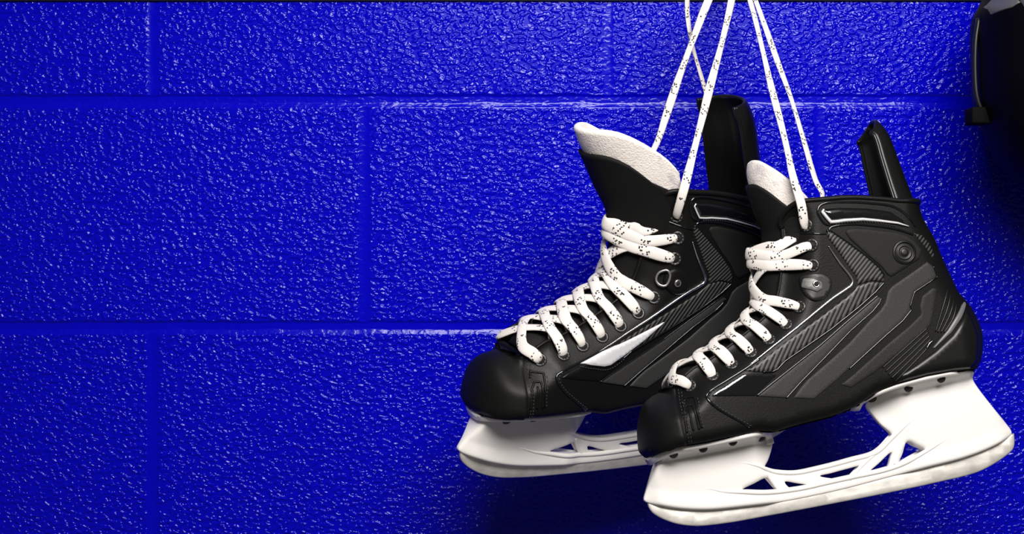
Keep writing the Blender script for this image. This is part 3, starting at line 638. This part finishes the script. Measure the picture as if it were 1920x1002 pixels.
    # edges of the bands and strips
    a = D('band_a'); bead(g, a[:6] + [0, .6], .55, 1.0, sm=False); bead(g, a[6:13], .5, .8, sm=False)
    b_ = D('band_b'); bead(g, b_[12:21], .55, .8, sm=False)
    s_ = D('strip_low'); bead(g, s_[8:], .6, 1.1, sm=False)
    u_ = D('strip_up'); bead(g, u_[:6], .6, 1.1, sm=False)
    geo('piping', g, M['gloss'])
    g = Geo()
    for k in range(4): bead(g, D('heel_rib_%d' % k), .85, .4, taper=([0, .5, 1], [.5, 1, .6]))
    for k in range(5): bead(g, D('slant_%d' % k), .55, .3)
    geo('heel_ridge', g, M['satin'])
    # collar bead on both sides
    g = Geo()
    c = spline(sh['collar'], 1.5); X, n = boot.at(c, -.6)
    for sgn in (1, -1):
        Q = X * [1, sgn, 1]
        if rear and sgn < 0: Q[:, 2] -= low(Q)
        g.add(*ring_tube(Q, n * [1, sgn, 1], 2.0, 2.0))
    vv = even(sh['vamp'], 1.5)[12:]; X, n = boot.at(vv, -.9)
    for sgn in (1, -1): g.add(*ring_tube(X * [1, sgn, 1], n * [1, sgn, 1], 1.3, 1.3))
    geo('collar_binding', g, M['leather'])
    # stitched emblem behind the toe cap and the seams' thread
    g = Geo()
    for k in ('emb_outer', 'emb_inner', 'emb_mid'): bead(g, D(k), .9, .1, sm=False)
    geo('embossed_mark', g, M['leather'])
    rows = [(D('toe_seam') + [1.6, 0], {}), (D('toe_seam') + [3.4, 0], {}), (D('v_bead') + [1.6, 0], dict(off=.5)),
            (D('collar_stitch'), dict(off=1.0, step=2.2, ln=1.4)), (D('emb_outer') + [1.3, -1.0], {})]
    if rear: rows.append((D('silver_stitch'), dict(off=1.4, step=2.2)))
    for path_, kw_ in rows:
        g = Geo(); stitches(g, path_, **kw_); geo('stitching', g, M['thread'])

    # --- ankle button
    X, n = boot.at(D('button'), 1.0)
    cen, nn = X[0], n[0]
    V, F, _ = lathe(cen - nn * .8, nn, [(9.2, 0), (9.4, 1.0), (8.4, 1.8), (7.2, 1.6), (6.8, .9), (6.2, .9), (5.9, 1.7), (4.6, 1.9), (4.2, 1.1), (3.2, 1.1), (3., 1.8), (1.2, 2.0)])
    bt = part('ankle_button', V, F, M['rubber'])
    g = Geo(); g.add(*torus(cen + nn * .6, nn, 7.8, .7))
    geo('button_ring', g, M['satin'], bt)

    # --- eyelets
    E = D('eyelets'); EX, EN = boot.at(E, .3)
    for cpt, nn in zip(EX, EN):
        V, F, _ = lathe(cpt - nn * .5, nn, [(5.0, 0), (5.1, .5), (4.6, 1.15), (3.6, 1.2), (2.9, .7), (2.6, -.5)])
        ey = part('eyelet', V, F, M['gunmetal'])
        V, F, _ = lathe(cpt - nn * .2, nn, [(2.75, 0), (2.7, .25)], seg=16)
        part('hole', V, F, M['hole'], ey)
        g = Geo()
        for k in range(10):   # knurling round the ring
            a = k * 2 * math.pi / 10
            u = np.cross(nn, [.3, .1, .95]); u /= np.linalg.norm(u); w = np.cross(nn, u)
            q = cpt + nn * .65 + 3.9 * (math.cos(a) * u + math.sin(a) * w)
            g.add(*lathe(q, nn, [(.5, -.2), (.45, .2), (.2, .32)], seg=6))
        geo('knurl', g, M['plate'], ey)

    # --- lace lock
    if rear:
        lk = overlay('lace_lock', D('lock_base_r'), 2.2, M['leather'], soft=2., sm=True)
        lp = D('lock_rear')
        X, n = boot.at(spline(D('ring_r'), .8, True), 3.6)
        g = Geo(); g.add(*ring_tube(X, n, 1.0, 1.0, closed=True)); geo('ring', g, M['steel'], lk, label='steel D shaped ring')
    else:
        lk = overlay('lace_lock', D('lock_base_f'), 2.0, M['rubber'], soft=1.2, sm=True)
        lp = D('lock_front')
        overlay('plate', D('lock_plate_f'), 3.3, M['plate'], soft=.7, sm=False, parent=lk, label='grey metal plate')
    X, n = boot.at(lp, 3.4)
    V, F, _ = lathe(X[0] - n[0], n[0], [(3.0, 0), (3.0, .7), (2.5, 1.2), (1.9, 1.3), (1.6, .9), (.8, .9), (.6, 1.3)], seg=20)
    part('rivet', V, F, M['steel'] if rear else M['chrome'], lk)
    V, F, _ = lathe(X[0] - n[0] * .1, n[0], [(1.7, 0), (1.5, .5)], seg=12)
    part('hole', V, F, M['hole'], lk)

    # --- tongue
    vm = even(sh['vamp'], 4.)
    tv = np.gradient(vm, axis=0); tv /= np.linalg.norm(tv, axis=1)[:, None]
    vn = np.stack([-tv[:, 1], tv[:, 0]], 1)           # towards the front / up
    sv = np.linspace(0, 1, len(vm))
    bulge = np.interp(sv, [0, .1, .5, .62, .75, .9, 1], [1, 3, 4.5, 7, 11, 15, 18])
    ctr = vm + vn * (bulge - 1.5)[:, None]
    tc = D('tongue_c' if rear else 'tongue_c_f')
    keep = ctr[(ctr[:, 1] < 80) & (sv > .07)]
    path = spline(np.vstack([keep[::2], tc[1:]]), 3.)
    n_s, n_t = len(path), 25
    tp = np.gradient(path, axis=0); tp /= np.linalg.norm(tp, axis=1)[:, None]
    inn = np.stack([tp[:, 1], -tp[:, 0]], 1)          # into the boot
    zq = path[:, 1]
    k_up = smooth((zq - 95) / 45)[:, None] * (1. if rear else .6)
    inn = inn * (1 - k_up) + np.array([1., .18 if rear else .02]) * k_up
    if rear:
        hw = np.interp(zq, [5, 30, 50, 65, 80, 95, 110, 140, 170], [15, 16, 17, 18, 20, 24, 30, 36, 36])
        sag = np.interp(zq, [5, 30, 50, 65, 80, 95, 110, 140, 170], [10, 14, 18, 22, 28, 35, 45, 52, 40])
    else:
        hw = np.interp(zq, [5, 30, 50, 65, 80, 95, 110, 140, 170], [15, 16, 17, 18, 20, 23, 28, 32, 30])
        sag = np.interp(zq, [5, 30, 50, 65, 80, 95, 110, 140, 170], [10, 14, 18, 22, 26, 28, 30, 32, 26])
    def tongue(t, top, off, narrow=False):
        """grid across t (-1..1); the top edge is rounded"""
        rows = []
        for i in range(n_s):
            rows.append(i)
        V = np.zeros((n_s, len(t), 3))
        for j, tt in enumerate(t):
            s_end = (n_s - 1) * (1 - top * abs(tt) ** (5.2 if rear else 2.8))
            idx = np.linspace(0, s_end, n_s)
            px_ = np.interp(idx, np.arange(n_s), path[:, 0]); pz_ = np.interp(idx, np.arange(n_s), path[:, 1])
            ix = np.interp(idx, np.arange(n_s), inn[:, 0]); iz = np.interp(idx, np.arange(n_s), inn[:, 1])
            h_ = np.interp(idx, np.arange(n_s), hw); s_ = np.interp(idx, np.arange(n_s), sag)
            A = 1.25
            of = np.interp(pz_, [66, 102], [min(off, 1.6), off])
            tk = tt * (np.interp(pz_, [98, 122, 150], [1.0, .80, .70]) if narrow else np.ones_like(pz_))
            y = h_ * np.sin(tk * A) / math.sin(A) + of * np.sin(tk * A)
            b = s_ * (1 - np.cos(tk * A)) / (1 - math.cos(A)) - of * np.cos(tk * A)
            V[:, j] = np.stack([px_ + ix * b, y, pz_ + iz * b], 1)
        nt_ = len(t)
        F = [(i * nt_ + j, i * nt_ + j + 1, (i + 1) * nt_ + j + 1, (i + 1) * nt_ + j) for i in range(n_s - 1) for j in range(nt_ - 1)]
        return V, F
    V, F = tongue(np.linspace(-1, 1, n_t), .22 if rear else .24, 0.)
    r0 = int(np.argmax(zq > 90))
    F = [q for q in F if min(q) >= r0 * n_t]
    fl = part('tongue', V.reshape(-1, 3), F, M['felt'], label='white felt tongue lining')
    md = fl.modifiers.new('thickness', 'SOLIDIFY'); md.thickness = .0065; md.offset = 0.
    md = fl.modifiers.new('round', 'SUBSURF'); md.levels = 1; md.render_levels = 1
    n_keep = n_s
    V, F = tongue(np.linspace(-1, 1, n_t), .22 if rear else .24, 5.2, True)
    cut = int(n_s - 6)
    F = [q for q in F if max(q) < cut * n_t]
    cv = part('tongue_cover', V.reshape(-1, 3)[:cut * n_t], F, M['tongue'], fl, label='black nylon tongue front')
    md = cv.modifiers.new('thickness', 'SOLIDIFY'); md.thickness = .0025; md.offset = 0.
    g = Geo()
    for col in (8, 16):
        q = V[8:cut, col] + np.array([-.9, 0, 0]) ; g.add(*ring_tube(q, np.broadcast_to([-1., 0, 0], q.shape), .45, .45, seg=6))
    geo('seam', g, M['ankle'], fl)

    # --- tendon guard
    gp = spline(D('guard_c'), 3.)
    m_ = len(gp)
    u = np.linspace(0, 1, m_)
    ghw = np.interp(u, [0, .3, .8, 1], [27, 27, 26, 24] if rear else [25, 22, 18, 15]); gfw = np.interp(u, [0, .2, .6, .9, 1], [24, 24, 24, 24, 20] if rear else [22, 20, 17, 14, 8])
    gdrop = np.interp(u, [0, .8, 1], [0, 0, 1])
    tt = np.linspace(-1, 1, 21)
    V = np.zeros((m_, 21, 3))
    for j, t in enumerate(tt):
        a = t * math.pi / 2 * .98
        V[:, j] = np.stack([gp[:, 0] - gfw * (1 - math.cos(a)), ghw * np.sign(math.sin(a)) * abs(math.sin(a)) ** .8, gp[:, 1] - (4 if rear else 12) * gdrop * abs(t) ** 1.5 + 0 * gp[:, 0]], 1)
    F = [(i * 21 + j, i * 21 + j + 1, (i + 1) * 21 + j + 1, (i + 1) * 21 + j) for i in range(m_ - 1) for j in range(20)]
    gd = part('tendon_guard', V.reshape(-1, 3), F, M['satin'])
    md = gd.modifiers.new('thickness', 'SOLIDIFY'); md.thickness = .0034; md.offset = 0.
    md = gd.modifiers.new('round', 'SUBSURF'); md.levels = 1; md.render_levels = 1
    for j in (0, 20):
        g = Geo(); g.add(*ring_tube(V[1:, j], np.broadcast_to([-1., 0, 0], V[1:, j].shape), 1.6, 1.6, seg=8))
        geo('edge_binding', g, M['satin'], gd)

    # --- blade holder
    zl = np.array([(-140., -70.), (-107., -80.), (-63., -87.), (0., -89.), (52., -86.), (114., -84.), (155., -76.)])
    zt = np.array([(-130., -41.), (-35., -39.), (0., -37.), (30., -31.), (60., -22.), (130., -20.)])
    def WH(P, bd):
        lo = np.interp(P[:, 0], zl[:, 0], zl[:, 1]) + 9; hi = np.interp(P[:, 0], zt[:, 0], zt[:, 1])
        q = np.clip((P[:, 1] - lo) / (hi - lo), 0, 1.1)
        w = 7.5 + 6. * q + 16. * np.clip((q - .83) / .17, 0, 1.1)
        tr_ = smooth(np.minimum((P[:, 0] + 52) / 18, (78 - P[:, 0]) / 26))     # slim truss between the towers
        w = w * (1 - tr_) + np.minimum(w, 3.4) * tr_
        taper = np.minimum(1, np.minimum((P[:, 0] + 139) / 14, (156 - P[:, 0]) / 16))
        w = w * (.35 + .65 * smooth(np.clip(taper, 0, 1)))
        return w * (.62 + .38 * np.sqrt(np.clip(1 - (1 - np.clip(bd / 3., 0, 1)) ** 2, 0, 1)))
    hol = spline(D('holder'), 1.6, True)
    holes = [spline(D('hole_%d' % k), 1.2, True) for k in range(5)]
    P, T, bd, L = tri_fill(hol, 2.2, holes, rings=(.3, .9, 1.8, 3.))
    W = WH(P, bd)
    near = np.stack([P[:, 0], -W, P[:, 1]], 1)
    V, F, bm = both_sides(P, T, L, near, near * [1, -1, 1], lambda a, b: True); bm.free()
    g = Geo(); g.add(V, F)
    # sole plates
    for key, wm, tip in (('flange_f', 32., 24), ('flange_r', 28., 20)):
        q = spline(D(key), 1.5)
        nn_ = len(q); xs = q[:, 0]
        e = np.minimum(xs - xs.min(), xs.max() - xs)
        wid = wm * np.sqrt(np.clip(1 - (1 - np.clip((e + .8) / tip, 0, 1)) ** 2, 0, 1)) * (np.interp(xs, [-130, -60, -34], [.92, 1.03, .95]) if key == 'flange_f' else 1)
        tq = np.gradient(q, axis=0); tq /= np.linalg.norm(tq, axis=1)[:, None]
        dn = np.stack([tq[:, 1], -tq[:, 0]], 1)
        prof = [(-1, .5), (-1.04, -1.0), (-1.04, -3.2), (-.98, -4.4), (-.6, -5.2), (.6, -5.2), (.98, -4.4), (1.04, -3.2), (1.04, -1.0), (1, .5)]
        V = np.array([[(q[i, 0] - dn[i, 0] * h_, wid[i] * a_, q[i, 1] - dn[i, 1] * h_) for a_, h_ in prof] for i in range(nn_)])
        k_ = len(prof)
        F = [(i * k_ + j, i * k_ + (j + 1) % k_, (i + 1) * k_ + (j + 1) % k_, (i + 1) * k_ + j) for i in range(nn_ - 1) for j in range(k_)]
        F += [tuple(range(k_))[::-1], tuple((nn_ - 1) * k_ + j for j in range(k_))]
        g.add(V.reshape(-1, 3), F)
    def WP(p):
        return WH(p, np.full(len(p), 3.))
    for k, (r0, tp_) in enumerate([(2.0, ([0, .25, .8, 1], [.3, 1, 1, .2])), (2.1, ([0, .2, .75, 1], [.3, 1, 1, .2])), (1.5, ([0, 1], [1, 1])), (1.5, ([0, 1], [1, 1])), (1.5, ([0, 1], [1, 1]))]):
        q = spline(D('rib_%d' % k), 1.5)
        rr = r0 * np.interp(np.linspace(0, 1, len(q)), *tp_)
        w = WP(q)
        for sgn in (-1, 1):
            C = np.stack([q[:, 0], sgn * (w - .9), q[:, 1]], 1)
            g.add(*ring_tube(C, np.broadcast_to([0., sgn, 0], C.shape), rr, rr, seg=10))
    ho = geo('blade_holder', g, M['plastic'])
    bo = D('bolts')
    for q in bo:
        w = WP(np.array([q]))[0]
        V, F, _ = lathe(np.array([q[0], -w - .2, q[1]]), np.array([0, -.85, -.5]), [(3.4, -3), (3.4, .2), (2.6, .9), (1.2, 1.1)], seg=16)
        part('rivet', V, F, M['rivet'], ho)
    # --- blade
    bl = spline(D('blade')[:18], 1.5)
    bl = np.vstack([bl, even(D('blade')[18:], 2.)])
    P, T, bd, L = tri_fill(bl, 5., rings=(.4, 1.2))
    W = 1.9 - .7 * np.clip(1 - bd / .8, 0, 1)
    near = np.stack([P[:, 0], -W, P[:, 1]], 1)
    V, F, bm = both_sides(P, T, L, near, near * [1, -1, 1], lambda a, b: True); bm.free()
    part('blade', V, F, M['blade'])

    # --- laces
    lace = Geo()
    vt = even(sh['vamp'], .5)
    vtt = np.gradient(vt, axis=0); vtt /= np.linalg.norm(vtt, axis=1)[:, None]
    vno = np.stack([-vtt[:, 1], vtt[:, 0]], 1)
    s_al = np.linspace(0, 1, len(vt))
    foot = [int(np.argmin(np.linalg.norm(vt - e, axis=1))) for e in E]
    foot[8] = min(foot[8], len(vt) - 12); foot[8] = min(foot[8], int(np.argmax(vt[:, 1] > 88))); foot[9] = int(np.argmax(vt[:, 1] > 95))
    bul = np.interp(s_al, [0, .1, .5, .62, .75, .9, 1], [4.5, 6, 7.5, 10.5, 15, 20, 23])
    if rear: bul = bul + np.interp(s_al, [0, .7, .9, 1], [0, 0, 3, 5])
    Wv = boot.W(vt)
    def sidepts(i, over, under):
        e3, en = boot.at(E[i:i + 1], -1.5); e4, _ = boot.at(E[i:i + 1] * .82 + vt[foot[i]] * .18, 2.6)
        v = foot[i]
        lift = 2.6 + over
        a = np.array([vt[v, 0] + vno[v, 0] * lift * .3, -Wv[v] - 2.2, vt[v, 1] + vno[v, 1] * lift * .3])
        b = np.array([vt[v, 0] + vno[v, 0] * (lift + bul[v] * .45), -Wv[v] * .74, vt[v, 1] + vno[v, 1] * (lift + bul[v] * .45)])
        nv = np.array([vno[v, 0], 0, vno[v, 1]])
        if under:   # dives under the edge of the quarter and comes up through the eyelet
            u_, _ = boot.at(E[i:i + 1], -7.)
            a = np.array([vt[v, 0] - vno[v, 0] * 1.2, -Wv[v] + 4.0, vt[v, 1] - vno[v, 1] * 1.2])
            if i == 9: a = np.array([vt[v, 0] + vno[v, 0] * 5, -Wv[v] + .8, vt[v, 1] + vno[v, 1] * 5])
            b = b - np.array([vno[v, 0], 0, vno[v, 1]]) * 1.2
            return [u_[0], a, b], [en[0], en[0] * .5 + nv * .5, en[0] * .25 + nv]
        return [e3[0], e4[0], a, b], [en[0], en[0], en[0] * .6 + nv * .5, en[0] * .25 + nv]
    rng = np.random.default_rng(3 if rear else 5)
    for i in range(10):
        j = i if i in (0,) else i
        nxt = min(i + 1, 9)
        for sgn in (1, -1):
            if i == 9: continue
            p0, n0 = sidepts(i, .2 + .8 * (sgn > 0), False)
            p1, n1 = sidepts(nxt, .2, True)
            mid = (foot[i] + foot[nxt]) // 2
            c = np.array([vt[mid, 0] + vno[mid, 0] * (bul[mid] + 2.0 * (sgn > 0) + .6), 0, vt[mid, 1] + vno[mid, 1] * (bul[mid] + 2.0 * (sgn > 0) + .6)])
            nc = np.array([vno[mid, 0], 0, vno[mid, 1]])
            pts = p0 + [c] + [q * [1, -1, 1] for q in p1[::-1]]
            nrm = n0 + [nc] + [q * [1, -1, 1] for q in n1[::-1]]
            pts = np.array(pts) * [1, sgn, 1]; nrm = np.array(nrm) * [1, sgn, 1]
            C = spline(pts, 1.2)
            tt_ = np.linspace(0, 1, len(C))
            s0 = np.r_[0, np.cumsum(np.linalg.norm(np.diff(pts, axis=0), axis=1))]; s0 /= s0[-1]
            Nn = np.stack([np.interp(tt_, s0, nrm[:, k]) for k in range(3)], 1)
            wv = 4.3 + .35 * np.sin(tt_ * 9 + rng.random() * 6) - 1.1 * np.exp(-(tt_ / .06) ** 2)
            V, F, uv = ring_tube(C, Nn, wv, 1.25, seg=12)
            uv[:, 0] += rng.random() * 90
            lace.add(XF(V), F, uv)
    if not rear:  # lower row bar under the first crossing
        pass
    # hanging strands, up to the hook
    for st in DATA['strands'][which]:
        Wd = np.array(st['p'])
        Lc = ((Wd - tr) @ Rm)            # into this skate's axes
        C = spline(Lc * 1000, 3.)
        k = np.linspace(0, 1, len(C))
        tw = st['tw'][0] + k * (st['tw'][1] - st['tw'][0])
        nn = np.stack([np.sin(tw), -np.cos(tw), 0 * tw], 1) @ Rm
        wv = 3.1 + .5 * np.sin(k * 17 + st['tw'][0] * 3)
        V, F, uv = ring_tube(C, nn, wv * st['w'], 1.3 * st['w'], seg=12)
        uv[:, 0] += rng.random() * 90
        lace.add(V / 1000, F, uv)
    link('lace', lace.v, lace.f, M['lace'], root, uv=lace.uv, label='white lace flecked with black')
    return root

build_skate('front', 'black ice skate in front on the right with its white blade holder fully visible')
build_skate('rear', 'black ice skate behind on the left with a bright silver side panel')

# ------------------------------------------------------------------ hook rail above, which the laces hang from
def box(g, a, b, bev=.0006):
    bm = bmesh.new()
    bmesh.ops.create_cube(bm, size=1)
    for v in bm.verts:
        v.co = Vector([(a[k] + b[k]) / 2 + v.co[k] * (b[k] - a[k]) for k in range(3)])
    bmesh.ops.bevel(bm, geom=list(bm.edges), offset=bev, segments=2, profile=.6, affect='EDGES')
    bm.verts.index_update()
    g.add([tuple(v.co) for v in bm.verts], [[v.index for v in f.verts] for f in bm.faces]); bm.free()

def build_rail():
    r = bpy.data.objects.new('hook_rail', None); COL.objects.link(r)
    r.location = (0, 0, .2385)
    tag(r, 'dark metal hook rail along the top of the blue wall', 'rail')
    g = Geo(); box(g, (-.9, -.003, 0), (.9, .001, .06)); link('plate', g.v, g.f, M['rail'], r)
    hx, hy, hz = DATA['hook']
    hz -= .2385
    g = Geo()
    box(g, (hx - .012, -.008, .012), (hx + .012, -.002, .055))
    c = spline(np.array([(hx, -.004, .03), (hx, -.03, hz - .006), (hx, hy - .004, hz - .0045), (hx, hy - .022, hz + .002), (hx, hy - .03, hz + .02)]), .003)
    g.add(*ring_tube(c, np.broadcast_to([1., 0, 0], c.shape), .004, .004))
    g.add(*lathe(c[-1], [0, -.3, 1], [(.004, -.002), (.0068, .002), (.0075, .006), (.005, .010), (.001, .0115)]))
    link('hook', g.v, g.f, M['rail'], r)
build_rail()

# ------------------------------------------------------------------ helmet cut off by the right edge
def build_helmet():
    root = bpy.data.objects.new('sports_helmet', None); COL.objects.link(root)
    root.location = (.50, -.125, .20)
    tag(root, 'black helmet hanging at the upper right corner beside the blue wall', 'helmet')
    k = 1000 * (1.5 - .125) / 3135.
    def loc(px): 
        px = np.array(px, float)
        return np.stack([(px[:, 0] - 960) * k - 500, (501 - px[:, 1]) * k - 200], 1)
    ol = spline(loc([(1832, 30), (1831, 110), (1834, 180), (1850, 238), (1874, 290), (1900, 325), (1940, 356), (2010, 385), (2120, 392), (2240, 360), (2330, 270), (2370, 140), (2340, 0), (2240, -120), (2090, -170), (1950, -130), (1880, -60), (1846, 2)]), 3., True)
    cl = np.vstack([ol, ol[:1]])
    def WS(P, d):
        u = np.clip(d / 70., 0, 1)
        return 92 * (1 - (1 - u) ** 2.3) ** (1 / 2.0)
    P, T, bd, L = tri_fill(ol, 6., rings=(.15, .7, 1.8, 3.5, 6., 10.))
    W = WS(P, bd); W[bd < .01] = 0
    near = np.stack([P[:, 0], -W, P[:, 1]], 1)
    V, F, bm = both_sides(P, T, L, near, near * [1, -1, 1], lambda a, b: False); bm.free()
    link('shell', np.array(V) / 1000, F, M['helmet'], root)
    def plate(name, px, h, m):
        poly = resample(loc(px), 2., True)
        P, T, b2, L = tri_fill(poly, 4., rings=(.6, 1.5))
        d = poly_dist(P, cl); d[~inside(P, ol)] = 0
        w = WS(P, d) + h * np.sqrt(np.clip(1 - (1 - np.clip(b2 / 1.5, 0, 1)) ** 2, 0, 1)) - .5
        near = np.stack([P[:, 0], -w, P[:, 1]], 1)
        link(name, near / 1000, [tuple(t) for t in T], m, root)
    plate('vent_plate', [(1837, 18), (1850, 3), (1862, -8), (1872, 26), (1860, 34), (1838, 38)], 3., M['lit_shell_plate'])
    plate('vent_plate', [(1866, -10), (1878, -20), (1920, -40), (1960, -30), (1930, 40), (1876, 44)], 3., M['lit_shell_plate'])
    g = Geo()
    z = lambda y: (501 - y) * k / 1000 - .20
    x = lambda p: (p - 960) * k / 1000 - .50
    box(g, (x(1815), -.012, z(234)), (x(1856), .012, z(203)), .0015)
    link('strap_clip', g.v, g.f, M['matt'], root)
    g = Geo()
    c = spline(np.array([(x(1832), -.004, z(36)), (x(1825), -.005, z(80)), (x(1824), -.005, z(140)), (x(1828), -.005, z(185)), (x(1840), -.004, z(215))]), .004)
    g.add(*ring_tube(c, np.broadcast_to([-1., 0, 0], c.shape), .004, .002))
    link('edge_trim', g.v, g.f, M['rubber'], root)
build_helmet()
